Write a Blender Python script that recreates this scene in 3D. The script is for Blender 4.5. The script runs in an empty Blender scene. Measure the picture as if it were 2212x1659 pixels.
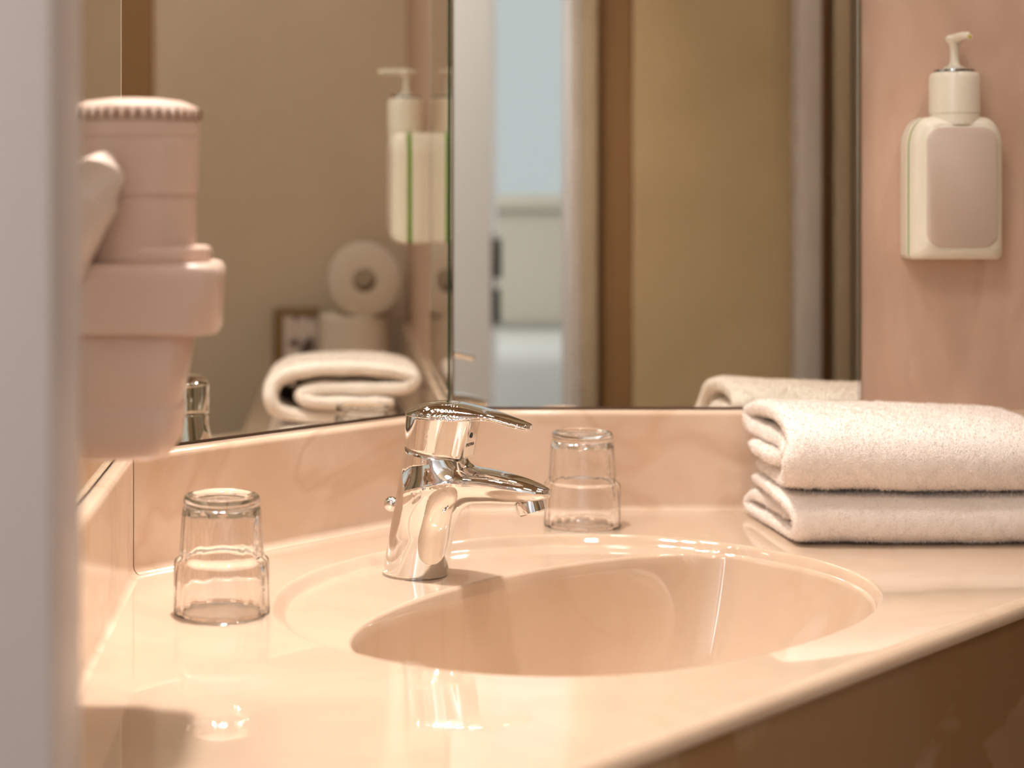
import bpy, bmesh, math, random
import numpy as np
from mathutils import Vector
random.seed(7); np.random.seed(7)
PI = math.pi
sc = bpy.context.scene
C = sc.collection
CM = 0.01
ZC = 85.0          # counter height above the floor, cm

# ------------------------------------------------------------------ camera
cam = bpy.data.cameras.new('camera'); camo = bpy.data.objects.new('camera', cam); C.objects.link(camo)
F, PX, PY, H = 3900.0, 720.0, 405.0, 28.2
cam.sensor_fit = 'HORIZONTAL'; cam.sensor_width = 36; cam.lens = F/2212*36
cam.shift_x = (1106-PX)/2212; cam.shift_y = -(829.5-PY)/2212
camo.location = (0, 0, (ZC+H)*CM); camo.rotation_euler = (PI/2, 0, 0)
cam.clip_start = 0.02
cam.dof.use_dof = True; cam.dof.focus_distance = 1.315; cam.dof.aperture_fstop = 4.4
sc.camera = camo
# ------------------------------------------------------------------ look
sc.view_settings.view_transform = 'Standard'; sc.view_settings.look = 'None'
sc.view_settings.gamma = 1; sc.view_settings.use_curve_mapping = False
sc.view_settings.exposure = 0.15
w = bpy.data.worlds.new('world'); sc.world = w; w.use_nodes = True
w.node_tree.nodes['Background'].inputs[0].default_value = (1.0, .82, .66, 1)
w.node_tree.nodes['Background'].inputs[1].default_value = 0.15
cy = sc.cycles
cy.max_bounces = 14; cy.diffuse_bounces = 4; cy.glossy_bounces = 8; cy.transmission_bounces = 12
cy.sample_clamp_indirect = 120.0; cy.blur_glossy = 0.3
cy.use_denoising = True

def area(name, loc, target, size, power, col, size_y=None, shape='DISK', spread=180):
    l = bpy.data.lights.new(name, 'AREA'); l.shape = shape; l.size = size
    if size_y: l.size_y = size_y
    l.energy = power; l.color = col; l.spread = math.radians(spread)
    o = bpy.data.objects.new(name, l); C.objects.link(o)
    o.location = [v*CM for v in loc]
    d = Vector([(t-s) for s, t in zip(loc, target)]); o.rotation_euler = d.to_track_quat('-Z', 'Y').to_euler()
    return o
WARM = (1.0, .97, .96); COOL = (.80, .90, 1.0)
SPOTS = [(-2, 138, 212.0, 5.9), (34, 108, 229.0, 1.2), (78, 112, 229.0, 2.3)]
for i, (x, y, z, pw) in enumerate(SPOTS):
    area('spot_light', (x, y, z-1.2), (x-16, y-24, ZC) if i == 0 else (x, y-12, 60), .075, pw, WARM, spread=90 if i == 0 else 150)
area('outer_room_fill', (-90, -95, 170), (60, -150, 110), 1.0, 28, COOL, size_y=1.2, shape='RECTANGLE')  # added cool fill for the outer room, standing in for unseen daylight
area('vestibule_fill', (-30, 5, 225), (-10, 40, 100), .5, 8.5, (1, .95, .90))  # added fill that brightens jamb and door leaf; no fixture stands there

# ------------------------------------------------------------------ helpers
def tag(o, label=None, cat=None, group=None, kind=None):
    if label: o['label'] = label
    if cat: o['category'] = cat
    if group: o['group'] = group
    if kind: o['kind'] = kind
    return o
def empty(name, loc, label=None, cat=None, rz=0, group=None):
    o = bpy.data.objects.new(name, None); C.objects.link(o); o.empty_display_size = .03
    o.location = [v*CM for v in loc]; o.rotation_euler = (0, 0, rz)
    return tag(o, label, cat, group)
def mesh(name, verts, faces, mat=None, parent=None, smooth=True, sharp=None, loc=None):
    """verts in cm"""
    me = bpy.data.meshes.new(name)
    v = np.asarray(verts, dtype=float)*CM
    me.from_pydata([tuple(p) for p in v], [], [tuple(int(i) for i in f) for f in faces])
    me.validate()
    bm = bmesh.new(); bm.from_mesh(me); bmesh.ops.recalc_face_normals(bm, faces=bm.faces); bm.to_mesh(me); bm.free()
    if smooth:
        me.polygons.foreach_set('use_smooth', [True]*len(me.polygons))
        if sharp is not None: me.set_sharp_from_angle(angle=math.radians(sharp))
    if mat:
        for m in (mat if isinstance(mat, list) else [mat]): me.materials.append(m)
    o = bpy.data.objects.new(name, me); C.objects.link(o)
    if parent is not None: o.parent = parent
    if loc: o.location = [q*CM for q in loc]
    return o
def bmobj(name, bm, mat, parent=None, smooth=False, sharp=None):
    v = [tuple(x.co) for x in bm.verts]; bm.verts.index_update()
    f = [[x.index for x in fa.verts] for fa in bm.faces]; bm.free()
    return mesh(name, v, f, mat, parent, smooth, sharp)
def box(name, lo, hi, mat, parent=None, bev=0.0, seg=2):
    bm = bmesh.new(); bmesh.ops.create_cube(bm, size=1)
    for v in bm.verts:
        v.co = Vector([lo[i]+(v.co[i]+.5)*(hi[i]-lo[i]) for i in range(3)])
    if bev: bmesh.ops.bevel(bm, geom=list(bm.edges), offset=bev, segments=seg, affect='EDGES', profile=.5)
    return bmobj(name, bm, mat, parent, smooth=bool(bev), sharp=35)
def loft(name, loops, mat, parent=None, cap0=True, cap1=True, closed=True, sharp=40, smooth=True, loc=None):
    n = len(loops[0]); V = [p for l in loops for p in l]; Fc = []
    for i in range(len(loops)-1):
        for j in range(n if closed else n-1):
            a = i*n+j; b = i*n+(j+1) % n
            Fc.append((a, b, b+n, a+n))
    if cap0: Fc.append(tuple(range(n))[::-1])
    if cap1: Fc.append(tuple((len(loops)-1)*n+k for k in range(n)))
    return mesh(name, V, Fc, mat, parent, smooth, sharp, loc)
def lathe(name, prof, mat, parent=None, n=64, axis='z', c=(0, 0, 0), flute=None, closed=False, sharp=45):
    """prof: list of (r, z)"""
    loops = []
    for (r, z) in prof:
        L = []
        for k in range(n):
            a = 2*PI*k/n
            rr = r*(1+(flute(a, r, z) if flute else 0))
            p = (rr*math.cos(a), rr*math.sin(a), z)
            if axis == 'x': p = (p[2], p[0], p[1])
            if axis == 'y': p = (p[0], p[2], p[1])
            L.append((p[0]+c[0], p[1]+c[1], p[2]+c[2]))
        loops.append(L)
    if closed: loops.append(loops[0]); return loft(name, loops, mat, parent, False, False, sharp=sharp)
    return loft(name, loops, mat, parent, sharp=sharp)
def tube(name, pts, rad, mat, parent=None, n=20, caps=True):
    pts = [Vector(p) for p in pts]; loops = []
    up = Vector((0, 0, 1)) if abs((pts[1]-pts[0]).normalized().z) < .9 else Vector((1, 0, 0))
    for i, p in enumerate(pts):
        t = (pts[min(i+1, len(pts)-1)]-pts[max(i-1, 0)]).normalized()
        u = t.cross(up).normalized(); v = t.cross(u).normalized()
        r = rad[i] if isinstance(rad, (list, tuple)) else rad
        loops.append([tuple(p+u*(r*math.cos(2*PI*k/n))+v*(r*math.sin(2*PI*k/n))) for k in range(n)])
    return loft(name, loops, mat, parent, caps, caps)
def arc(cx, cy_, r, a0, a1, n):
    return [(cx+r*math.cos(math.radians(a0+(a1-a0)*i/n)), cy_+r*math.sin(math.radians(a0+(a1-a0)*i/n))) for i in range(n+1)]

# ------------------------------------------------------------------ materials
def srgb(r, g, b):
    f = lambda c: ((c/255+.055)/1.055)**2.4 if c > 10 else c/255/12.92
    return (f(r), f(g), f(b), 1)
def mat(name, col, rough=.5, metal=0, spec=.5, coat=0, trans=0, ior=1.5, emit=None, estr=0, sheen=0):
    m = bpy.data.materials.new(name); m.use_nodes = True
    b = m.node_tree.nodes['Principled BSDF']; I = b.inputs
    I['Base Color'].default_value = col; I['Roughness'].default_value = rough; I['Metallic'].default_value = metal
    I['IOR'].default_value = ior; I['Specular IOR Level'].default_value = spec
    I['Coat Weight'].default_value = coat; I['Coat Roughness'].default_value = .012
    I['Transmission Weight'].default_value = trans; I['Sheen Weight'].default_value = sheen
    if emit: I['Emission Color'].default_value = emit; I['Emission Strength'].default_value = estr
    return m
def nd(m, t, **kw):
    n = m.node_tree.nodes.new(t)
    for k, v in kw.items(): setattr(n, k, v)
    return n
def noise_col(m, c0, c1, scale=3, detail=4, dist=1.0, lo=.35, hi=.7, stretch=(1, 1, 1), extra=None, bump=0, bscale=80):
    """mix base colour between c0 and c1 by a warped noise; optional thin veins and bump"""
    T = m.node_tree; b = T.nodes['Principled BSDF']; L = T.links.new
    geo = nd(m, 'ShaderNodeNewGeometry'); mp = nd(m, 'ShaderNodeMapping'); mp.inputs['Scale'].default_value = stretch
    L(geo.outputs['Position'], mp.inputs['Vector'])
    n = nd(m, 'ShaderNodeTexNoise'); n.inputs['Scale'].default_value = scale; n.inputs['Detail'].default_value = detail
    n.inputs['Distortion'].default_value = dist; L(mp.outputs[0], n.inputs['Vector'])
    r = nd(m, 'ShaderNodeValToRGB'); r.color_ramp.elements[0].position = lo; r.color_ramp.elements[1].position = hi
    r.color_ramp.elements[0].color = c0; r.color_ramp.elements[1].color = c1
    L(n.outputs['Fac'], r.inputs[0]); out = r.outputs[0]
    if extra:
        col, sc_, wid, amt = extra
        n2 = nd(m, 'ShaderNodeTexNoise'); n2.inputs['Scale'].default_value = sc_; n2.inputs['Detail'].default_value = 3
        n2.inputs['Distortion'].default_value = 1.6; L(mp.outputs[0], n2.inputs['Vector'])
        r2 = nd(m, 'ShaderNodeValToRGB'); e = r2.color_ramp.elements
        e[0].position = .5-wid; e[0].color = (0, 0, 0, 1); e[1].position = .5+wid; e[1].color = (0, 0, 0, 1)
        k = e.new(.5); k.color = (amt, amt, amt, 1)
        L(n2.outputs['Fac'], r2.inputs[0])
        mx = nd(m, 'ShaderNodeMix', data_type='RGBA'); L(r2.outputs[0], mx.inputs[0]); L(out, mx.inputs[6]); mx.inputs[7].default_value = col
        out = mx.outputs[2]
    L(out, b.inputs['Base Color'])
    if bump:
        n3 = nd(m, 'ShaderNodeTexNoise'); n3.inputs['Scale'].default_value = bscale; n3.inputs['Detail'].default_value = 4
        L(mp.outputs[0], n3.inputs['Vector'])
        bp = nd(m, 'ShaderNodeBump'); bp.inputs['Strength'].default_value = bump; bp.inputs['Distance'].default_value = .001
        L(n3.outputs['Fac'], bp.inputs['Height']); L(bp.outputs[0], b.inputs['Normal'])
    return m
M = {}
M['marble'] = noise_col(mat('cast_marble_dimmed', srgb(206, 178, 152), .045, coat=.5), srgb(201, 172, 145), srgb(211, 184, 158), 5, 3, 1.5, .3, .75,  # counter copy of the marble, darkened to balance the overhead light
                        extra=(srgb(196, 162, 132), 3.5, .03, .22))
M['marble_splash'] = noise_col(mat('cast_marble_veined_lit', srgb(235, 200, 172), .12, coat=.35), srgb(212, 180, 152), srgb(227, 199, 173), 7, 4, 1.6, .32, .72,  # splash copy of that marble, kept lighter; brightness put into the colour
                        extra=(srgb(188, 144, 110), 5, .04, .32))
M['marble_shaded'] = noise_col(mat('cast_marble_shaded', srgb(170, 120, 80), .07, coat=.5), srgb(160, 122, 82), srgb(173, 138, 101), 7, 3, 1.0, .56, .60)  # same marble darkened: the shade below the nosing is put into the colour
M['silicone'] = mat('brown_joint', srgb(110, 72, 44), .6)
M['silicone_light'] = mat('pale_joint', srgb(225, 205, 180), .4)
M['mirror'] = mat('silver_mirror', (.80, .80, .735, 1), 0.0, 1)
M['mirror_edge'] = mat('green_glass_edge', srgb(30, 62, 38), .08, 0, .8)
M['mirror_bevel'] = mat('polished_bevel', (.62, .60, .55, 1), .05, 1)
M['chrome'] = mat('chrome', (.80, .79, .78, 1), .025, 1)
M['chrome_dark'] = mat('chrome_ring', (.45, .43, .41, 1), .06, 1)
M['black'] = mat('black_hole', srgb(20, 16, 14), .4)
M['ink'] = mat('dark_engraving', srgb(60, 42, 30), .5)
M['glass'] = mat('clear_glass', (1, 1, 1, 1), 0, trans=1, ior=1.44)
M['wall'] = noise_col(mat('beige_plaster', srgb(240, 222, 196), .7), srgb(237, 219, 192), srgb(243, 225, 199), 4, 3, .5)
M['wall_pink'] = noise_col(mat('brushed_rose_plaster', srgb(200, 158, 130), .42, spec=.35), srgb(202, 166, 142), srgb(216, 182, 158), 9, 6, 2.5, .3, .75, stretch=(1, 1, .45),
                           bump=.8, bscale=90)
M['wall_dimmed'] = noise_col(mat('beige_plaster_dimmed', srgb(170, 144, 108), .7), srgb(165, 140, 104), srgb(177, 150, 114), 4, 3, .5)  # beige plaster darkened; the front wall's dimness is put into the colour
M['wall_sill'] = mat('sill_wall_paint', srgb(205, 194, 178), .6)
M['wall_tan'] = mat('tan_shade', srgb(176, 138, 94), .5)
M['wall_brown'] = mat('brown_strip', srgb(132, 96, 58), .5)
M['paint'] = mat('grey_white_paint', srgb(178, 166, 159), .35)
M['paint_door'] = mat('cool_white_paint', srgb(246, 246, 252), .3)
M['paint_white'] = mat('white_paint', srgb(232, 232, 230), .4)
M['ceiling'] = mat('ceiling_paint', srgb(205, 175, 140), .8)
M['floor'] = noise_col(mat('floor_tile', srgb(120, 84, 56), .3), srgb(112, 78, 50), srgb(132, 94, 64), 12, 3, .5)
M['profile'] = mat('greige_profile', srgb(158, 138, 112), .4)
M['profile_dark'] = mat('dark_gap', srgb(66, 52, 34), .5)
M['shower_glass'] = mat('shower_glass', (.93, .97, .95, 1), .02, trans=1, ior=1.3)
M['towel'] = mat('white_terry', srgb(247, 233, 221), .95, spec=.1, sheen=.25)
M['plastic'] = mat('warm_plastic', srgb(218, 196, 178), .28)
M['plastic_dryer'] = mat('dryer_plastic', srgb(212, 182, 162), .3)
M['plastic_white'] = mat('white_bottle_plastic', srgb(232, 221, 200), .28)
M['plastic_panel'] = mat('bottle_front_panel', srgb(208, 186, 168), .32)
M['green'] = mat('green_stripe', srgb(112, 148, 20), .4)
M['yellow'] = mat('yellow_soap', srgb(214, 190, 40), .3)
M['dark_slot'] = mat('vent_slot', srgb(120, 76, 44), .6)
M['paper'] = mat('toilet_paper', srgb(240, 228, 210), .95, spec=.1)
M['card'] = mat('cardboard_core', srgb(120, 82, 38), .9)
M['box_brown'] = mat('brown_box', srgb(140, 112, 76), .6)
M['lamp'] = mat('lamp_glow', (1, .8, .6, 1), .5, emit=(1, .72, .45, 1), estr=25)
M['daylight'] = mat('daylight_pane', (.1, .1, .1, 1), .5, emit=(.82, .92, 1, 1), estr=.55)
# printed card: dark leafy blotches on a pale ground
m = mat('printed_card', srgb(222, 212, 204), .5); noise_col(m, srgb(228, 216, 208), srgb(90, 72, 70), 26, 1.5, 1.2, .52, .60, stretch=(1, 1, .7)); M['print'] = m
# terry bump
T = M['towel'].node_tree; n = nd(M['towel'], 'ShaderNodeTexNoise'); n.inputs['Scale'].default_value = 900; n.inputs['Detail'].default_value = 2
g = nd(M['towel'], 'ShaderNodeNewGeometry'); bp = nd(M['towel'], 'ShaderNodeBump'); bp.inputs['Strength'].default_value = .6; bp.inputs['Distance'].default_value = .0015
T.links.new(g.outputs['Position'], n.inputs['Vector']); T.links.new(n.outputs['Fac'], bp.inputs['Height']); T.links.new(bp.outputs[0], T.nodes['Principled BSDF'].inputs['Normal'])

# ------------------------------------------------------------------ plan of the niche (cm)
xL, yAC = -14.55, 131.4                 # backsplash corner left / diagonal
yB = 157.7; xAB = xL+(yB-yAC)           # backsplash corner diagonal / back
kA = xL-yAC                             # x - y on the diagonal backsplash
tA, tB, tC = 1.4, .7, 1.0               # mirror faces behind the splash faces
mkA = kA-tA*math.sqrt(2); myB = yB+tB; mxC = xL-tC
cAB = (myB+mkA, myB); cAC = (mxC, mxC-mkA)
WT = .6                                 # mirror thickness; walls lie behind it
wkA = mkA-WT*math.sqrt(2); wyB = myB+WT; wxC = mxC-WT
wAB = (wyB+wkA, wyB); wAC = (wxC, wxC-wkA)
xR = 126.0; yF = 75.0; yF0 = 68.2; jL, jR = -10.45, 31.2; CEIL = 235.0
xM = 46.3                               # right edge of the back mirror

# ------------------------------------------------------------------ setting
def struct(o): o['kind'] = 'structure'; return o
def prism(name, pts, z0, z1, mt, parent=None):
    n = len(pts); V = [(x, y, z0) for x, y in pts]+[(x, y, z1) for x, y in pts]
    Fc = [tuple(range(n))[::-1], tuple(range(n, 2*n))]+[(i, (i+1) % n, (i+1) % n+n, i+n) for i in range(n)]
    return mesh(name, V, Fc, mt, parent, smooth=False)
struct(box('floor', (-150, -210, -4), (xR+10, 175, 0), M['floor']))
struct(box('ceiling', (-150, -210, CEIL), (xR+10, 175, CEIL+4), M['ceiling']))
struct(prism('wall_back', [(wAB[0], wyB), (xR+8, wyB), (xR+8, wyB+8), (wAB[0]-3, wyB+8)], 0, CEIL, M['wall_pink']))
struct(prism('wall_diagonal', [wAC, wAB, (wAB[0]-3, wyB+8), (wAC[0]-8, wAC[1]+3)], 0, CEIL, M['wall_pink']))
struct(prism('wall_left', [(wxC, yF0), wAC, (wAC[0]-8, wAC[1]+3), (wxC-8, yF0)], 0, CEIL, M['wall_pink']))
struct(prism('wall_right', [(xR, yF), (xR+8, yF), (xR+8, wyB), (xR, wyB)], 0, CEIL, M['wall']))
struct(box('wall_front', (40.2, yF0, 0), (xR+8, yF, CEIL), M['wall_dimmed']))
struct(box('wall_lintel', (jL-4, yF0, 203), (40.2, yF, CEIL), M['wall']))
struct(box('wall_outside', (-150, yF0, 0), (wxC-.02, yF, CEIL), M['wall']))
# door frame around the opening the camera looks through
dfr = empty('door_1', (0, yF, 0)); dfr['kind'] = 'structure'
def dbox(name, lo, hi, mt, bev=.25): return box(name, (lo[0], lo[1]-yF, lo[2]), (hi[0], hi[1]-yF, hi[2]), mt, dfr, bev)
dbox('door_jamb', (wxC, yF0-1.2, 0), (jL, yF, 203), M['paint'])
dbox('door_jamb', (jR+.4, yF0-1.2, 0), (33.2, yF+.6, 203), M['paint'])
dbox('door_stop', (jR+1.9, yF, 0), (35.2, yF+1.6, 205), M['profile'])
dbox('door_head', (wxC, yF0-1.2, 199), (35.2, yF, 203.5), M['paint'])
struct(box('shade_strip_1', (35.3, yF0, 0), (40.15, yF-.8, 203), M['wall_brown']))  # dark brown colour stands in for a shaded wall return
struct(box('shade_strip_2', (xR-1.5, 115.5, 0), (xR-.02, 120.6, CEIL-.5), M['wall_tan']))  # strip added in a darker colour where a shadow band lies on the wall
# outer room
struct(box('wall_far', (-150, -214, 0), (xR+10, -206, CEIL), M['paint_white']))
struct(box('wall_outer_left', (-158, -206, 0), (-150, yF, CEIL), M['wall']))
struct(box('wall_outer_right', (76, -206, 0), (84, yF0-.1, CEIL), M['paint_white']))

# open door leaf seen in the mirror behind the camera, with its lock face
d2 = empty('door_2', (-43, -80, 0), rz=math.radians(25)); d2['kind'] = 'structure'
box('door_leaf', (0, -2, .5), (83, 2, 205), M['paint_door'], d2, .3)
struct(box('trim_3', (-20, -205.9, 74), (75, -203, 106), M['wall_sill']))
lk = box('lock_plate', (82.9, -1.0, 85), (83.35, 1.6, 104), M['chrome_dark'], d2, .1)
box('latch', (83.3, -.8, 95), (84.4, 1.4, 103), M['black'], lk, .15)
box('latch', (83.3, -.8, 86), (84.2, 1.4, 93), M['black'], lk, .15)
bd = empty('bed', (40, -170, 0), 'white bed glimpsed in the mirror beyond the open door', 'bed')
box('mattress', (-45, -30, 25), (34, 28, 73), M['paint_white'], bd, 6, 4)
box('bed_base', (-44, -29, .05), (33, 27, 24.8), M['profile'], bd, 1)
# window with a low sill wall, lit from outside
wn = empty('window_1', (40, -201, 111)); wn['kind'] = 'structure'
box('window_frame', (-3, -3, -4), (70, 1, 0), M['wall_sill'], wn, .3)
box('window_frame', (-3, -3, 0), (1, 1, 115), M['paint_white'], wn, .3)
box('window_frame', (66, -3, 0), (70, 1, 115), M['paint_white'], wn, .3)
box('pane', (1, -2, 0), (66, -1.6, 113), M['daylight'], wn)

# shower screen on the front wall, seen in the back mirror
sh = empty('shower_screen', (66, yF+2, 0), 'tall shower screen with greige metal posts, mirrored beside the rose wall', 'shower screen')
box('post', (-4.8, -1.6, 0), (-1.7, 2.4, 205), M['paint'], sh, .3)
box('post', (.2, -1.6, 0), (2.5, 1.4, 205), M['profile'], sh, .2)
box('seal', (2.5, -1.4, 0), (3.1, .8, 205), M['profile_dark'], sh)
box('post', (3.1, -1.6, 0), (8.0, 1.2, 205), M['profile'], sh, .2)
box('rail', (-4.8, -1.5, 205.02), (14, 2.0, 208), M['profile'], sh, .2)
box('back_board', (-1.7, -1.9, 0), (.2, -.6, 205), M['wall_brown'], sh)
box('shower_pane', (8.0, -.6, 2), (50, 0, 200), M['shower_glass'], sh)

# ------------------------------------------------------------------ mirrors
def mirror(P0, P1, nrm, z0, z1, label, edges):
    """P0,P1 front-face ends (cm); nrm = unit inward (room) normal"""
    e = empty('wall_mirror', ((P0[0]+P1[0])/2, (P0[1]+P1[1])/2, z0), label, 'mirror')
    ox, oy = (P0[0]+P1[0])/2, (P0[1]+P1[1])/2
    d = (P1[0]-P0[0], P1[1]-P0[1]); Lg = math.hypot(*d); d = (d[0]/Lg, d[1]/Lg)
    hh = z1-z0
    def pt(s, t, z): return (P0[0]+d[0]*s-nrm[0]*t-ox, P0[1]+d[1]*s-nrm[1]*t-oy, z)
    # silvered face
    V = [pt(0, 0, 0), pt(Lg, 0, 0), pt(Lg, 0, hh), pt(0, 0, hh)]
    mesh('mirror_face', V, [(0, 1, 2, 3)], M['mirror'], e, smooth=False)
    V = [pt(0, .02, 0), pt(Lg, .02, 0), pt(Lg, .02, hh), pt(0, .02, hh), pt(0, WT-.05, 0), pt(Lg, WT-.05, 0), pt(Lg, WT-.05, hh), pt(0, WT-.05, hh)]
    mesh('glass_edge', V, [(0, 1, 2, 3), (4, 5, 6, 7), (0, 1, 5, 4), (1, 2, 6, 5), (2, 3, 7, 6), (3, 0, 4, 7)], M['mirror_edge'], e, smooth=False)
    for (s0, s1, mt, nm) in edges:
        V = [pt(s0, -.03, 0), pt(s1, -.03, 0), pt(s1, -.03, hh), pt(s0, -.03, hh), pt(s0, .2, 0), pt(s1, .2, 0), pt(s1, .2, hh), pt(s0, .2, hh)]
        mesh(nm, V, [(0, 1, 2, 3), (4, 5, 6, 7), (0, 1, 5, 4), (1, 2, 6, 5), (2, 3, 7, 6), (3, 0, 4, 7)], mt, e, smooth=False)
    return e
s2 = math.sqrt(.5); HS = 8.7
LA = math.hypot(cAB[0]-cAC[0], cAB[1]-cAC[1])
mirror(cAC, (cAB[0]-.05, cAB[1]-.05), (s2, -s2), ZC+HS+.25, ZC+120, 'frameless diagonal mirror behind the faucet, showing the toilet rolls', [(LA-.62, LA-.34, M['mirror_edge'], 'edge_strip'), (LA-.32, LA-.16, M['mirror_bevel'], 'edge_strip')])
mirror((cAB[0]+.05, cAB[1]), (xM, myB), (0, -1), ZC+HS+.25, ZC+120, 'frameless back mirror showing the doorway, its edge at the rose wall',
       [(.0, .16, M['mirror_bevel'], 'edge_strip'), (xM-cAB[0]-.34, xM-cAB[0]-.05, M['mirror_bevel'], 'edge_strip')])
mirror((mxC, 84), (cAC[0], cAC[1]-.05), (1, 0), ZC+HS+.25, ZC+120, 'narrow side mirror behind the hair dryer', [(cAC[1]-84-.2, cAC[1]-84-.08, M['silicone_light'], 'edge_strip')])

# ------------------------------------------------------------------ vanity: counter, splash, basin
BX, BY = 16.9, 125.0
def Rim(th):
    l = math.cos(th-PI/4); nn = math.sin(th-PI/4); a_, b_, p_ = (22.4, 19.4, 2.05) if nn > 0 else (22.2, 17.7, 2.3)
    f = lambda L_: (abs(l)/L_)**p_
    r = (f(a_)+(abs(nn)/b_)**p_)**(-1/p_)
    return r+.5*l
van = empty('vanity_counter', (BX, BY, ZC), 'polished cream cast-marble corner vanity top with round moulded basin', 'counter')
def L2(x, y, z=0): return (x-BX, y-BY, z)
kF = -75.6; rF = .9; ySh = 137.0; xCut = 78+kF
def off(r):    # front outline offset inwards by r
    q = r*math.sqrt(2)
    ky = ySh+r
    return [(xR-.05, ky), (ky+kF-q, ky), (78.0+kF-q, 78.0)]
inner = off(rF)
outline = [(xL+.0, 78.0), (xL, yAC), (xAB, yB), (xR-.05, yB)]+inner
outline[0] = (xL-.9, 78.0); outline[1] = (xL-.9, yAC+.4); outline[2] = (xAB-.4, yB+.6); outline[3] = (xR-.05, yB+.6)
bm = bmesh.new(); NH = 256
ov = [bm.verts.new(L2(x, y)) for x, y in outline]; hv = [bm.verts.new(((Rim(2*PI*k/NH)+.55)*math.cos(2*PI*k/NH), (Rim(2*PI*k/NH)+.55)*math.sin(2*PI*k/NH), 0)) for k in range(NH)]
ed = [bm.edges.new((ov[i], ov[(i+1) % len(ov)])) for i in range(len(ov))]+[bm.edges.new((hv[i], hv[(i+1) % NH])) for i in range(NH)]
bmesh.ops.triangle_fill(bm, use_beauty=True, edges=ed, normal=(0, 0, 1))
for f in list(bm.faces):
    if math.hypot(*(f.calc_center_median().xy)) < 17.0: bm.faces.remove(f)
# rounded front nosing as further rows of the same surface
prev = ov[4:7]; rows = []
for i in range(1, 13):
    a = i/12*PI/2
    o_ = off(rF*(1-math.sin(a))); z = -rF*(1-math.cos(a))
    rows.append([bm.verts.new(L2(x, y, z)) for x, y in o_])
rows.append([bm.verts.new(L2(x, y, -1.0)) for x, y in off(0)])
rows.append([bm.verts.new(L2(x, y, -1.0)) for x, y in off(.5)])
for r_ in rows:
    for j in range(2): bm.faces.new((prev[j], prev[j+1], r_[j+1], r_[j]))
    prev = r_
ct = bmobj('countertop', bm, M['marble'], van, True, 50)
ct.data.set_sharp_from_angle(angle=math.radians(30))
# apron below the nosing (diagonal + underside of the shelf)
a0, a1 = off(.12)[2], off(.12)[1]
V = []
for (x, y) in (a0, a1, (a1[0]-2, a1[1]+2), (a0[0]-2, a0[1]+2)):
    V += [L2(x, y, -1.05), L2(x, y, -ZC+.1)]
mesh('apron_panel', V, [(0, 1, 3, 2), (2, 3, 5, 4), (4, 5, 7, 6), (6, 7, 1, 0), (0, 2, 4, 6), (1, 3, 5, 7)], M['marble_shaded'], van, smooth=False)
V = []
for (x, y) in ((xR-.05, ySh+.12), (a1[0]+1, ySh+.12), (a1[0]+1, yB), (xR-.05, yB)):
    V += [L2(x, y, -5), L2(x, y, -1.05)]
mesh('shelf_underside', V, [(0, 1, 3, 2), (2, 3, 5, 4), (4, 5, 7, 6), (6, 7, 1, 0), (0, 2, 4, 6), (1, 3, 5, 7)], M['marble_shaded'], van, smooth=False)
# backsplash: section swept along each wall, mitred
sec = [(-.55, .012), (-.42, .03), (-.27, .10), (-.13, .24), (-.04, .42), (0, .65), (0, HS-.55)]+[(.5-.5*math.cos(a), HS-.5+.5*math.sin(a)) for a in np.linspace(0, PI/2, 9)][1:]+[(2.0, HS), (2.0, .012)]
m22 = math.tan(PI/8)
def splash(P0, P1, m0, m1, gap0=0, gap1=0):
    d = Vector((P1[0]-P0[0], P1[1]-P0[1])); d.normalize(); loops = []
    for (P, mv, s) in ((P0, m0, gap0), (P1, m1, -gap1)):
        loops.append([L2(P[0]+mv[0]*t+d.x*s, P[1]+mv[1]*t+d.y*s, z) for t, z in sec])
    return loft('backsplash_panel', loops, M['marble_splash'], van, sharp=28)
mAC = (-1, m22); mAB = (-m22, 1)
S3 = [(s[0] if s[0] < 1.9 else None) for s in sec]
def splash_t(tmax, *a, **k):
    global sec
    keep = sec; sec = [(min(t, tmax), z) for t, z in sec]; r_ = splash(*a, **k); sec = keep; return r_
splash_t(tC+WT-.03, (xL, 78), (xL, yAC), (-1, 0), mAC, 0, .06)
splash_t(tA+WT-.05, (xL, yAC), (xAB, yB), mAC, mAB, .06, .02)
splash_t(tB+WT-.03, (xAB, yB), (xR-.05, yB), mAB, (0, 1), .02, 0)
V = [L2(xL-.12, yAC-.03, .5), L2(xL-.12, yAC-.03, HS-.3)]
tube('joint', [L2(xL-.05, yAC+.02, .4), L2(xL-.05, yAC+.02, HS-.3)], .085, M['silicone'], van, 8)
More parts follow.
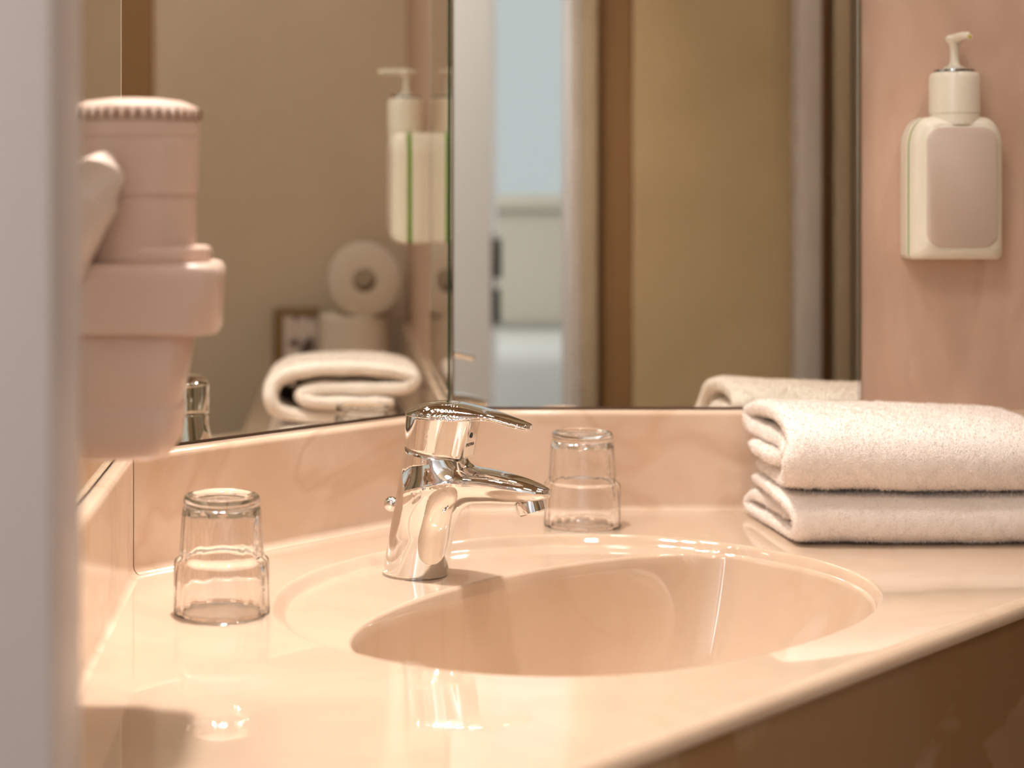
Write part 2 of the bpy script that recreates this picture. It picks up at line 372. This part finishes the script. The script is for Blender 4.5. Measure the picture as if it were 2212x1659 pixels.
# basin: one surface in polar form round its own centre
def Rb(th):
    l = math.cos(th-PI/4); nn = math.sin(th-PI/4)     # along / across the diagonal; n>0 points to the tap ledge
    lim = Rim(th)-.2
    if nn <= -.05: return lim
    a_, b_, l0 = 21.6, 9.9, 1.5
    A_ = (l/a_)**2+(nn/b_)**2; B_ = -2*l*l0/a_**2; C_ = (l0/a_)**2-1
    return min(lim, (-B_+math.sqrt(B_*B_-4*A_*C_))/(2*A_))
D = 14.0; NT = 256
def zb(r, rb, rm):
    x = (rm+.4-r)/1.1; x = max(0, min(1, x)); led = -.8*(x*x*(3-2*x))
    q = r/rb
    bowl = -.8-D*(1-q**6.5) if q <= 1 else -.8+(r-rb)*2.8
    k = .55; h_ = max(k-abs(led-bowl), 0)/k
    return min(led, bowl)-h_*h_*k*.25
V = []; Fc = []
def radii(rb, rm):
    a = max(rm-1.2, rb+.02)
    L_ = list(np.linspace(rm+.55, a, 18, endpoint=False))
    b_ = min(a, rb+.9)
    L_ += list(np.linspace(a, b_, 5, endpoint=False)); L_ += list(np.linspace(b_, rb-2.5, 22, endpoint=False)); L_ += list(np.linspace(rb-2.5, 2.0, 26))
    return L_
rr0 = radii(20, 21); NR = len(rr0)
for k in range(NT):
    th = 2*PI*k/NT; rb = Rb(th); rm = Rim(th)
    for i, r in enumerate(radii(rb, rm)):
        z = zb(r, rb, rm) if i else 0.0
        V.append((r*math.cos(th), r*math.sin(th), z))
for k in range(NT):
    for i in range(NR-1):
        a = k*NR+i; b_ = ((k+1) % NT)*NR+i
        Fc.append((a, a+1, b_+1, b_))
bas = mesh('basin_bowl', V, Fc, M['marble'], van, True)
lathe('drain', [(2.1, -14.78), (2.05, -14.6), (1.8, -14.5), (1.5, -14.65), (.2, -14.7)], M['chrome'], bas, 40)

# ------------------------------------------------------------------ implicit surfaces for the tap
def surface_nets(f, lo, hi, h):
    xs = [np.arange(lo[i], hi[i]+h, h) for i in range(3)]
    X, Y, Zz = np.meshgrid(*xs, indexing='ij'); S = f(X, Y, Zz)
    nx, ny, nz = S.shape
    neg = S < 0
    c = np.zeros((nx-1, ny-1, nz-1), int)
    for a in (0, 1):
        for b_ in (0, 1):
            for d in (0, 1): c += neg[a:nx-1+a, b_:ny-1+b_, d:nz-1+d]
    act = (c > 0) & (c < 8)
    idx = -np.ones(act.shape, int); ii = np.argwhere(act); idx[act] = np.arange(len(ii))
    P = np.stack([xs[i][ii[:, i]]+h/2 for i in range(3)], 1)
    def ev(P): return f(P[:, 0], P[:, 1], P[:, 2])
    e = h*.05
    for _ in range(7):
        g = np.stack([(ev(P+np.eye(3)[i]*e)-ev(P-np.eye(3)[i]*e))/(2*e) for i in range(3)], 1)
        v = ev(P); st = -(v/np.maximum((g*g).sum(1), .05))[:, None]*g
        ln = np.linalg.norm(st, axis=1, keepdims=True); st *= np.minimum(1, h*.6/np.maximum(ln, 1e-9)); P = P+st
    Fc = []
    for ax in range(3):
        sl0 = [slice(None)]*3; sl1 = [slice(None)]*3; sl0[ax] = slice(0, -1); sl1[ax] = slice(1, None)
        cr = neg[tuple(sl0)] != neg[tuple(sl1)]
        q = np.argwhere(cr); u, v = [(1, 2), (2, 0), (0, 1)][ax]
        ok = (q[:, u] > 0) & (q[:, v] > 0) & (q[:, u] < S.shape[u]-1) & (q[:, v] < S.shape[v]-1); q = q[ok]
        def at(du, dv):
            r = q.copy(); r[:, u] -= du; r[:, v] -= dv
            return idx[r[:, 0], r[:, 1], r[:, 2]]
        quad = np.stack([at(0, 0), at(1, 0), at(1, 1), at(0, 1)], 1)
        Fc.append(quad[(quad >= 0).all(1)])
    return P, np.concatenate(Fc)
def smin(a, b, k):
    h_ = np.maximum(k-np.abs(a-b), 0)/k
    return np.minimum(a, b)-h_*h_*k*.25
def smax(a, b, k): return -smin(-a, -b, k)
def ip(x, xs, ys): return np.interp(x, xs, ys)
def smoothcurve(pts):
    """dense monotone-ish smooth interpolation table"""
    xs = np.array([p[0] for p in pts], float); ys = np.array([p[1] for p in pts], float)
    m_ = np.gradient(ys, xs); X = np.linspace(xs[0], xs[-1], 200); Y = np.zeros_like(X)
    for i, x in enumerate(X):
        j = min(np.searchsorted(xs, x, side='right')-1, len(xs)-2); hh = xs[j+1]-xs[j]; t = (x-xs[j])/hh
        Y[i] = (2*t**3-3*t**2+1)*ys[j]+(t**3-2*t**2+t)*hh*m_[j]+(-2*t**3+3*t**2)*ys[j+1]+(t**3-t**2)*hh*m_[j+1]
    return X, Y
LEAN = .175                             # x per z of the body axis
tilt = math.radians(9.5); rn = (math.sin(tilt), math.cos(tilt)); RC = (1.62, 9.25)     # ring plane
sz_t = smoothcurve([(0, 7.3), (2, 7.9), (4, 8.3), (6, 8.25), (8, 7.95), (9.5, 7.55), (10.7, 7.1)])
sz_b = smoothcurve([(0, 4.2), (2, 4.9), (4, 5.5), (6, 5.78), (8, 5.88), (9.5, 6.05), (10.7, 6.5)])
sw = smoothcurve([(0, 1.9), (2, 2.0), (4, 1.95), (6, 1.9), (8, 1.72), (9.4, 1.38), (10.2, .98), (10.55, .6), (10.7, .1)])
def f_body(x, y, z):
    ax = LEAN*z*np.clip(1.0, 0, 1)
    r = 2.43-.015*z
    # slight barrel taper like the cast body
    d = np.sqrt((x-ax)**2*.97+y**2)-r
    top = (x-RC[0])*rn[0]+(z-RC[1])*rn[1]
    d = smax(d, top, .12)
    # spout
    zt = ip(x, *sz_t); z0 = ip(x, *sz_b); w_ = ip(x, *sw); zc = z0+.66*(zt-z0); hh = (zt-z0)/2
    up = z > zc; e1 = 2.3
    u = np.abs(y)/np.maximum(w_, .05); v = np.where(up, (z-zc)/(.34*2*hh), (zc-z)/(.66*2*hh))
    q = (u**np.where(up, 1.9, 2.3)+v**np.where(up, 1.7, 2.3))**(1/2.1)
    ds = (q-1)*np.minimum(hh, w_)*.85
    ds = np.maximum(ds, x-10.68); ds = np.maximum(ds, -x+.5)
    d = smin(d, ds, 1.5)
    d = smax(d, -z, .1)
    return d
def build_sdf(name, f, lo, hi, h, mt, parent, sharp=None):
    P, Fc = surface_nets(f, lo, hi, h)
    return mesh(name, P, Fc, mt, parent, True, sharp)
YAW = math.radians(-27)
FX, FY, FZ = 6.15, 135.6, ZC-.8
fa = empty('basin_faucet', (FX, FY, FZ+.02), 'polished chrome single-lever basin faucet on the tap ledge', 'faucet', YAW)
build_sdf('faucet_body', f_body, (-3.2, -3, -.5), (11.4, 3, 10.5), .13, M['chrome'], fa)
# collar ring between body and head
def tilted(prof, n=72, cx=RC[0], cz=RC[1]):
    loops = []
    ex = (rn[1], 0, -rn[0]); ez = (rn[0], 0, rn[1])
    for r, t in prof:
        loops.append([(cx+ex[0]*r*math.cos(a)+ez[0]*t, r*math.sin(a), cz+ex[2]*r*math.cos(a)+ez[2]*t) for a in np.linspace(0, 2*PI, n, endpoint=False)])
    return loops
loft('collar', tilted([(1.9, -.15), (2.20, -.1), (2.20, .14), (1.9, .2)]), M['chrome_dark'], fa)
hx, hz = RC[0]+rn[0]*.12, RC[1]+rn[1]*.12
def f_head(x, y, z):
    u = (x-hx)*rn[1]-(z-hz)*rn[0]; t = (x-hx)*rn[0]+(z-hz)*rn[1]
    r = 2.38+.07*t
    d = np.sqrt(u*u+y*y)-r
    # faceted front block
    bl = smax(np.abs(y)-1.5, u-2.72-.03*t, .7); bl = np.maximum(bl, -u)
    d = smin(d, bl, .3)
    d = smax(d, -t, .18)
    d = smax(d, z-12.1, .1)
    # scoop under the lever, on both sides of the block
    return d
hd = build_sdf('faucet_head', f_head, (-1.8, -3, 8.2), (5.2, 3, 13), .1, M['chrome'], fa)
_c, _r = 2.0, 2.56
lw = smoothcurve([(_c-_r*math.cos(a_), _r*math.sin(a_)+.02) for a_ in np.linspace(0.0, PI/2, 14)]+[(3, 2.42), (4, 2.08), (5, 1.75), (6.5, 1.42), (8, 1.12), (8.8, .86), (9.15, .55), (9.3, .12)])
lt = smoothcurve([(-.56, 12.25), (0, 12.55), (1, 12.92), (2, 13.08), (3.5, 13.05), (5, 12.82), (6.5, 12.5), (8, 12.1), (9.3, 11.72)])
lb = smoothcurve([(-.56, 11.95), (2, 11.9), (4, 11.75), (5, 11.78), (6.5, 11.75), (8, 11.4), (9.3, 11.22)])
def f_lever(x, y, z):
    w_ = np.maximum(ip(x, *lw), .03); zt = ip(x, *lt); z0 = ip(x, *lb)
    edge = z0+.35*(zt-z0)*np.clip((x-4)/2, 0, 1)+.12
    ht = np.maximum(zt-edge, .08); hb = np.maximum(edge-z0, .06)
    u = np.abs(y)/w_
    v = np.where(z > edge, (z-edge)/ht, (edge-z)/hb)
    q = (u**2.2+v**2.0)**(1/2.1)
    d = (q-1)*np.minimum(np.minimum(ht, hb)*1.6, w_)*.8
    d = np.maximum(d, x-9.27); d = np.maximum(d, -x-.555)
    return d
build_sdf('lever', f_lever, (-2.3, -3, 10.7), (9.8, 3, 13.6), .09, M['chrome'], fa)
# aerator
ta = math.radians(18)
loops = []
for r, t in [(.6, .3), (1.08, .25), (1.12, .1), (1.12, -.62), (1.05, -.72), (.85, -.74), (.8, -.62), (.1, -.6)]:
    loops.append([(9.15+math.cos(ta)*r*math.cos(a)+math.sin(ta)*(-t)*-1*.0+math.sin(ta)*t*-1, r*math.sin(a), 5.98+math.sin(ta)*r*math.cos(a)+math.cos(ta)*t) for a in np.linspace(0, 2*PI, 40, endpoint=False)])
loft('aerator', loops, M['chrome'], fa, sharp=30)
# base gasket, screw hole, lettering, pop-up rod
lathe('base_ring', [(2.3, 0), (2.46, 0), (2.46, .1), (2.3, .12)], M['chrome_dark'], fa, 64)
tube('screw_hole', [(4.4, -.3, 10.74), (4.72, -.3, 10.70)], .21, M['black'], fa, 20)
tube('popup_rod', [(-1.3, .5, 3.6), (-1.9, .5, 4.4), (-2.2, .5, 4.8)], .14, M['chrome'], fa, 12)
lathe('rod_knob', [(.02, -.56)]+[(.56*math.cos(a), .56*math.sin(a)) for a in np.linspace(-PI/2+.15, PI/2-.15, 18)]+[(.02, .56)], M['chrome'], fa, 32, c=(-2.25, .55, 4.95))
cu = bpy.data.curves.new('lettering', 'FONT'); cu.body = 'PFORNA'; cu.size = .0037; cu.extrude = .00005; cu.align_x = 'CENTER'; cu.space_character = 1.08
to = bpy.data.objects.new('lettering_source', cu); C.objects.link(to)
bpy.context.view_layer.update()
me = bpy.data.meshes.new_from_object(to.evaluated_get(bpy.context.evaluated_depsgraph_get())); C.objects.unlink(to); bpy.data.objects.remove(to)
me.materials.clear(); me.materials.append(M['ink'])
lo_ = bpy.data.objects.new('lettering', me); C.objects.link(lo_); lo_.parent = fa
lo_.location = (.0454, -.0020, .0988); lo_.rotation_euler = (PI/2+tilt, 0, PI/2); lo_['label'] = 'small dark engraved letters'

# ------------------------------------------------------------------ tumblers (upside down)
def tumbler(x, y, label, rz):
    e = empty('drinking_glass', (x, y, ZC+.02), label, 'glass', rz, 'upturned tumblers on the counter')
    NF = 12
    def fl(a, r, z): return -.022*abs(math.sin(a*NF/2))**1.0*(1.0 if .25 < z < 6.9 and r > 2.0 else 0)
    prof = [(3.02, .06), (3.1, 0), (3.2, .05), (3.22, .3), (3.22, .5), (3.16, 3.3), (3.13, 3.5), (3.02, 3.64), (2.86, 3.74), (2.79, 3.95), (2.77, 4.3), (2.62, 6.7), (2.57, 6.98), (2.44, 7.04), (2.43, 7.1),
            (2.5, 7.18), (2.55, 7.4), (2.5, 7.66), (2.4, 7.8), (2.2, 7.86), (1.95, 7.82), (1.8, 7.66), (1.6, 7.58), (.8, 7.56), (.05, 7.56)]
    inn = [(.05, 7.0), (1.4, 6.98), (2.0, 6.93), (2.24, 6.78), (2.34, 6.4), (2.44, 4.8), (2.5, 3.9), (2.62, 3.3), (2.86, 2.6), (2.92, 1.5), (2.96, .4), (3.02, .06)]
    P = inn+prof[1:]
    loops = [[(r*(1+(fl(2*PI*k/144, r, z) if (i > len(inn)-1) else 0))*math.cos(2*PI*k/144), r*(1+(fl(2*PI*k/144, r, z) if (i > len(inn)-1) else 0))*math.sin(2*PI*k/144), z) for k in range(144)] for i, (r, z) in enumerate(P)]
    loft('tumbler', loops, M['glass'], e, True, True, sharp=70)
    return e
def onc(px, py):  # pixel on the counter plane -> cm
    y = F*H/(py-PY); return (px-PX)/F*y, y
gx, gy = onc(479, 1322); tumbler(gx, gy, 'clear fluted tumbler standing upside down left of the faucet', .1)
gx, gy = onc(1258, 1135); tumbler(gx, gy, 'clear fluted tumbler standing upside down behind the basin', .35)

# ------------------------------------------------------------------ towels
def catmull(pts, n=10):
    P = [np.array(p, float) for p in pts]; out = []
    for i in range(len(P)-1):
        p0 = P[max(i-1, 0)]; p1 = P[i]; p2 = P[i+1]; p3 = P[min(i+2, len(P)-1)]
        for t in np.linspace(0, 1, n, endpoint=False):
            out.append(.5*((2*p1)+(-p0+p2)*t+(2*p0-5*p1+4*p2-p3)*t*t+(-p0+3*p1-3*p2+p3)*t**3))
    out.append(P[-1]); return np.array(out)
def towel(name, label, center, thick, x0, x1, zbase, seed, shape=None, ntuft=120000):
    rs = np.random.RandomState(seed)
    e = empty(name, ((x0+x1)/2, 149, ZC+zbase), label, 'towel')
    ctr = catmull(center, 9); n = len(ctr)
    tg = np.gradient(ctr, axis=0); tg /= np.linalg.norm(tg, axis=1, keepdims=True); nr = np.stack([-tg[:, 1], tg[:, 0]], 1)
    NX = 90; V = []
    xs = x0+(x1-x0)*(.5-.5*np.cos(np.linspace(0, PI, NX)))*.5+(x1-x0)*np.linspace(0, 1, NX)*.5
    ph = rs.rand(8)*6
    for i, x in enumerate(xs):
        de = min(x-x0, x1-x); tk = thick*(.30+.70*math.sqrt(max(0, 1-(1-min(de/1.1, 1))**2)))
        endt = np.ones(n); k = 4
        for q in range(k): f_ = math.sqrt(1-(1-(q+.5)/k)**2)*.8+.2; endt[q] = f_; endt[-1-q] = f_
        wob = .12*np.sin(x*.35+ph[0]+np.arange(n)*.11)+.07*np.sin(x*.9+ph[1]+np.arange(n)*.23)
        c_ = ctr.copy()
        if shape: c_ = shape(c_, x)
        hw = (tk/2)*endt
        up = c_+nr*(hw+wob*.5)[:, None]; dn = c_-nr*(hw-wob*.5)[:, None]
        for s in (up, dn[::-1]):
            for (yy, zz) in s:
                jj = len(V) % (2*n); jj = jj if jj < n else 2*n-1-jj
                fd = max(0, 1-de/4.0); jx = fd*(.38*math.sin(jj*.105+ph[2])+.12*math.sin(zz*2.1+ph[3]))*(1 if x-x0 < x1-x else -1)
                V.append((x+jx-(x0+x1)/2, yy-149, max(zz, .04)))
    m_ = 2*n; Fc = []
    for i in range(NX-1):
        for j in range(m_):
            a = i*m_+j; b_ = i*m_+(j+1) % m_
            Fc.append((a, b_, b_+m_, a+m_))
    for (base, fl_) in ((0, 1), ((NX-1)*m_, 0)):
        for j in range(n-1): Fc.append((base+j, base+j+1, base+m_-2-j, base+m_-1-j))
    V = np.array(V)
    L0 = (np.sin(V[:, 0]*2.1+V[:, 2]*1.3+ph[4])*np.sin(V[:, 1]*1.7-V[:, 0]*.8+ph[5])+.5*np.sin(V[:, 0]*4.3+ph[6])*np.sin(V[:, 2]*4.9+V[:, 1]*3.1))*.045
    V[:, 1] += L0; V[:, 2] = np.maximum(V[:, 2]+L0*(V[:, 2] > .3), .04)
    o = mesh('folded_cloth', V, Fc, M['towel'], e, True)
    # terry pile: short curled tufts over the cloth
    Fa = np.array(Fc)[:, :4]; tri = np.concatenate([Fa[:, [0, 1, 2]], Fa[:, [0, 2, 3]]])
    me_ = o.data; nm = np.zeros(len(me_.vertices)*3); me_.vertices.foreach_get('normal', nm); nm = nm.reshape(-1, 3)
    A = V[tri]; cr = np.cross(A[:, 1]-A[:, 0], A[:, 2]-A[:, 0]); ar = np.linalg.norm(cr, axis=1); pr = ar/ar.sum()
    ti = rs.choice(len(tri), ntuft, p=pr); r1 = np.sqrt(rs.rand(ntuft)); r2 = rs.rand(ntuft)
    w_ = np.stack([1-r1, r1*(1-r2), r1*r2], 1)[:, :, None]
    P = (A[ti]*w_).sum(1); N = (nm[tri[ti]]*w_).sum(1); N /= np.maximum(np.linalg.norm(N, axis=1, keepdims=True), 1e-6)
    R = rs.randn(ntuft, 3); Tn = np.cross(N, R); Tn /= np.linalg.norm(Tn, axis=1, keepdims=True)
    cell = np.floor(P/.2).astype(int); hsh = (cell[:, 0]*73856093) ^ (cell[:, 1]*19349663) ^ (cell[:, 2]*83492791)
    CR = np.stack([((hsh*k_) % 1009)/1009-.5 for k_ in (7, 31, 127)], 1)
    ln = (.06+.08*rs.rand(ntuft)+.06*(CR[:, 0]+.5))[:, None]; wd = .026
    tip = P+N*ln+R*.02+CR*.16; tip[:, 2] = np.maximum(tip[:, 2], .01)
    a_ = P+Tn*wd-N*.02; b_ = P-Tn*wd-N*.02
    VV = np.stack([a_, b_, tip], 1).reshape(-1, 3)*CM
    pm = bpy.data.meshes.new('terry_pile'); pm.vertices.add(len(VV)); pm.vertices.foreach_set('co', VV.ravel())
    pm.loops.add(len(VV)); pm.loops.foreach_set('vertex_index', np.arange(len(VV)))
    pm.polygons.add(ntuft); pm.polygons.foreach_set('loop_start', np.arange(0, 3*ntuft, 3)); pm.update(calc_edges=True)
    pm.materials.append(M['towel'])
    po = bpy.data.objects.new('terry_pile', pm); C.objects.link(po); po.parent = e; po['kind'] = 'stuff'
    return e
# section paths in (depth y, height) cm : front is small y
lowc = [(144.8, 2.0), (150, 2.02), (154.4, 1.98), (155.8, 1.32), (154.8, .66), (150, .62), (144.4, .62), (142.4, .95), (141.8, 2.0), (142.5, 3.0), (144.6, 3.32), (150, 3.35), (155.4, 3.28)]
towel('folded_towel', 'lower white terry towel of the folded stack on the counter', lowc, 1.16, 35.9, 57.0, 0, 3,
      shape=lambda c, x: c*np.array([1, 1])+np.array([0.0, 0])*0)
upc = [(154.2, .75), (149, .75), (144.8, .78), (142.3, 1.35), (141.5, 2.8), (142.2, 4.4), (144.6, 5.3), (149, 5.6), (153, 5.5), (155.6, 5.0), (156.1, 4.35), (155.2, 3.75), (152.8, 3.66), (149, 3.72), (146.2, 3.6), (144.7, 2.95), (145.8, 2.28), (149, 2.2), (154, 2.25)]
def upshape(c, x):
    c = c.copy(); t = (x-36)/20.5
    c[:, 1] *= 1.0-.13*np.clip(t, 0, 1)
    return c
towel('folded_towel', 'upper white terry towel of the folded stack, loosely rolled', upc, 1.42, 35.7, 56.6, 4.05, 5, upshape, 170000)

# ------------------------------------------------------------------ wall soap dispenser
def dispenser():
    dx = 53.7; y0 = wyB-.45
    e = empty('soap_dispenser', (dx, y0, ZC+22.0), 'cream pump soap dispenser fixed to the rose wall right of the mirror', 'soap dispenser')
    def outline(w_, z0, z1, nk, rb=.45, n=10):
        P = []
        P += [(-w_+rb+rb*math.cos(a), z0+rb+rb*math.sin(a)) for a in np.linspace(-PI/2, -PI, n)]     # bottom-left
        sh_ = z1-2.9*(w_/4.2)
        P += [(-nk-(w_-nk)*math.cos(a)**.85 if math.cos(a) > 0 else -nk, sh_+(z1-sh_)*math.sin(a)) for a in np.linspace(0, PI/2, 14)]
        Q = [(-x, z) for x, z in P[::-1]]
        return P+Q
    def lay(d, inset, top=0):
        o_ = outline(3.95-inset, 0+inset*.7, 12.3-inset*.55-top, max(2.1-inset*.6, .8), max(.45, .45+inset*.3))
        return [(x, -d, z) for x, z in o_]
    loft('bracket', [lay(-.44, .3), lay(-.3, .12), lay(.15, 0), lay(1.95, 0), lay(2.0, .1)], M['plastic_white'], e, sharp=50)
    loft('green_stripe', [lay(2.0, .06), lay(2.45, .06)], M['green'], e, sharp=50)
    loft('bottle', [lay(2.45, .1), lay(2.55, 0), lay(3.0, .05), lay(3.5, .22), lay(3.9, .5), lay(4.15, .85), lay(4.3, 1.15)], M['plastic_white'], e, sharp=50)
    P = []
    for (d, ins) in ((4.25, 0), (4.45, .0), (4.55, .12)):
        L_ = []
        for (cx, cz, a0_, r) in ((-1.75, 2.35, 180, 1.25), (1.75, 2.35, 270, 1.25), (1.6, 10.0, 0, 1.4), (-1.6, 10.0, 90, 1.4)):
            L_ += [(cx+(r-ins)*math.cos(math.radians(a0_+a)), -d, cz+(r-ins)*math.sin(math.radians(a0_+a))) for a in np.linspace(0, 90, 10)]
        P.append(L_)
    loft('front_panel', P, M['plastic_panel'], e, sharp=50)
    c = (0, -2.45, 0)
    lathe('neck', [(2.05, 11.6), (2.08, 12.2), (2.08, 12.55), (2.04, 12.58)], M['plastic_white'], e, 56, c=c)
    lathe('cap', [(2.0, 12.55), (2.12, 12.6), (2.12, 15.6), (2.05, 15.95), (1.85, 16.12), (1.6, 16.17)], M['plastic_white'], e, 56, c=c)
    lathe('metal_ring', [(1.5, 16.18), (1.72, 16.2), (1.72, 16.36), (1.5, 16.38)], M['chrome_dark'], e, 40, c=c)
    pm = lathe('pump', [(.9, 16.36), (.92, 16.6), (.5, 16.72), (.36, 17.2), (.36, 18.0), (.48, 18.6), (.72, 18.8), (.78, 19.1), (.6, 19.35), (.2, 19.42)], M['plastic_white'], e, 32, c=c)
    a_ = math.radians(-84)
    pts = [(math.cos(a_)*t*-.0+(.07*t if t > 0 else 0), -2.45-t, 19.0+z) for t, z in ((-1.2, .1), (-.4, .0), (.6, .05), (1.6, .15), (2.6, .12), (3.1, -.02))]
    tube('nozzle', pts, [.12, .42, .45, .36, .32, .27], M['plastic_white'], e, 20)
    tube('soap_drop', [(.22, -5.54, 18.98), (.22, -5.66, 18.96)], .13, M['yellow'], e, 12)
    return e
dispenser()

# ------------------------------------------------------------------ hair dryer in its wall holder
hdx, hdy = -11.0, 100.0
hdr = empty('hair_dryer', (hdx, hdy, ZC+13.3), 'beige wall-mounted hair dryer hanging in its holder at the left', 'hair dryer')
def hz_(py): return (PY-py)/39.0+H-13.3      # photo row at that depth -> cm above the base
lathe('dryer_body', [(3.3, hz_(560)), (3.42, hz_(540)), (3.42, hz_(428)), (3.36, hz_(425)), (3.36, hz_(421)), (3.52, hz_(418)), (3.58, hz_(303)), (3.52, hz_(300)), (3.52, hz_(297)), (3.6, hz_(294)), (3.62, hz_(264)), (3.5, hz_(262))], M['plastic_dryer'], hdr, 64, sharp=30)
cap = lathe('vent_cap', [(3.3, hz_(264)), (3.66, hz_(260)), (3.7, hz_(246)), (3.45, hz_(232)), (2.7, hz_(220)), (1.6, hz_(214)), (.3, hz_(212))], M['plastic_dryer'], hdr, 64, sharp=30)
for k in range(40):
    a = 2*PI*k/40; z = hz_(248); r = 3.68
    if math.sin(a) > .35: continue
    tube('vent_slot', [(r*math.cos(a)*.985, r*math.sin(a)*.985, z-.28), (r*math.cos(a)*.985, r*math.sin(a)*.985, z+.22)], .12, M['dark_slot'], cap, 6)
loft('collar', [[((3.2+i_)*math.cos(a)+.6, (3.1+i_)*math.sin(a), z) for a in np.linspace(0, 2*PI, 64, endpoint=False)] for i_, z in ((.2, hz_(575)), (.45, hz_(560)), (.5, hz_(545)), (.42, hz_(535)), (.2, hz_(530)))], M['plastic_dryer'], hdr)
def rr(w0, w1, dpt, r, z, n=8):   # rounded rectangle w0..w1 in x, +-dpt in y
    L_ = []
    for cx, cy_, a0_ in ((w1-r, dpt-r, 0), (w0+r, dpt-r, 90), (w0+r, -dpt+r, 180), (w1-r, -dpt+r, 270)):
        L_ += [(cx+r*math.cos(math.radians(a0_+a)), cy_+r*math.sin(math.radians(a0_+a)), z) for a in np.linspace(0, 90, n)]
    return L_
loft('holder', [rr(-3.2, 4.7, 3.9, 1.6, hz_(712)), rr(-3.5, 4.75, 4.1, 1.7, hz_(708)), rr(-3.5, 4.85, 4.1, 1.7, hz_(600)), rr(-3.45, 4.9, 4.05, 1.7, hz_(580)), rr(-3.3, 4.7, 3.9, 1.6, hz_(568)), rr(-3, 4.4, 3.6, 1.5, hz_(564))], M['plastic_dryer'], hdr, sharp=60)
loft('wall_plate', [rr(-4.4, -3.4, 3.4, .3, hz_(735)), rr(-4.4, -3.4, 3.4, .3, hz_(470))], M['plastic_dryer'], hdr, sharp=50)
loft('air_duct', [rr(-3.0, 1.4, 1.6, 1.0, hz_(986)), rr(-3.1, 1.95, 2.3, 1.3, hz_(980)), rr(-3.2, 2.55, 2.8, 1.5, hz_(945)) , rr(-3.2, 2.75, 2.9, 1.5, hz_(872)), rr(-3.2, 2.62, 2.85, 1.5, hz_(868)), rr(-3.2, 2.66, 2.9, 1.5, hz_(862)), rr(-3.3, 3.3, 3.2, 1.6, hz_(716)), rr(-3.2, 3.2, 3.1, 1.5, hz_(711))], M['plastic_dryer'], hdr, sharp=55)
tube('handle', [(-1.1, -3.9, hz_(345)), (-1.3, -4.6, hz_(372)), (-1.75, -4.9, hz_(430)), (-2.6, -4.7, hz_(500)), (-3.1, -4.2, hz_(560)), (-3.2, -3.4, hz_(600))], [.55, 1.35, 1.5, 1.4, 1.2, .9], M['plastic'], hdr, 28)

# ------------------------------------------------------------------ toilet rolls and box on the shelf end (seen in the diagonal mirror)
def roll(c, axis, label):
    e = empty('toilet_roll', c, label, 'toilet roll', group='toilet rolls on the shelf')
    R, r, h_ = 5.2, 1.6, 4.8
    prof = [(r+.05, -h_), (R-.3, -h_), (R, -h_+.25), (R, h_-.25), (R-.3, h_), (r+.05, h_)]
    cc = (0, 0, h_+.02) if axis == 'z' else (0, 0, R+.02)
    loops_in = [(r+.05, h_), (r+.05, -h_)]
    lathe('paper', prof+[prof[0]], M['paper'], e, 64, axis, cc, closed=False)
    # open the lathe centre with a real tube lining
    for n_, rr_ in (('core', r),):
        lathe(n_, [(rr_, -h_+.01), (rr_+.05, -h_-.02), (rr_+.05, h_+.02), (rr_, h_-.01), (rr_-.06, h_-.01), (rr_-.06, -h_+.01)], M['card'], e, 40, axis, cc, closed=True)
    return e
def open_lathe_fix():
    for o in list(bpy.data.objects):
        if o.name.startswith('paper'):
            bm = bmesh.new(); bm.from_mesh(o.data)
            for f in [f for f in bm.faces if len(f.verts) > 10]: bm.faces.remove(f)
            bm.to_mesh(o.data); bm.free()
roll((115, 151.0, ZC+.06), 'z', 'white toilet roll standing upright under the other roll')
roll((115, 152.4, ZC+9.72), 'x', 'white toilet roll lying on its side, core hole showing')
open_lathe_fix()
bx_ = empty('card_box', (118, 143, ZC), 'brown box with a printed grey leaf card, beside the toilet rolls', 'box')
box('box_shell', (-2.0, -3.9, .02), (6, 2.8, 10.2), M['box_brown'], bx_, .15)
box('printed_card', (-2.12, -2.3, .3), (-2.01, 2.6, 9.3), M['print'], bx_)

# ------------------------------------------------------------------ ceiling spots (outside the frame)
for i, (x, y, z, pw) in enumerate(SPOTS):
    e = empty('ceiling_spotlight', (x, y, z), ['recessed spotlight above the diagonal mirror', 'recessed spotlight above the basin', 'recessed spotlight above the towels'][i], 'light')
    lathe('trim_ring', [(3.0, 5.9), (3.9, 5.9), (4.0, -.3), (3.6, -.6), (3.0, -.3)], M['chrome'], e, 32, closed=True)
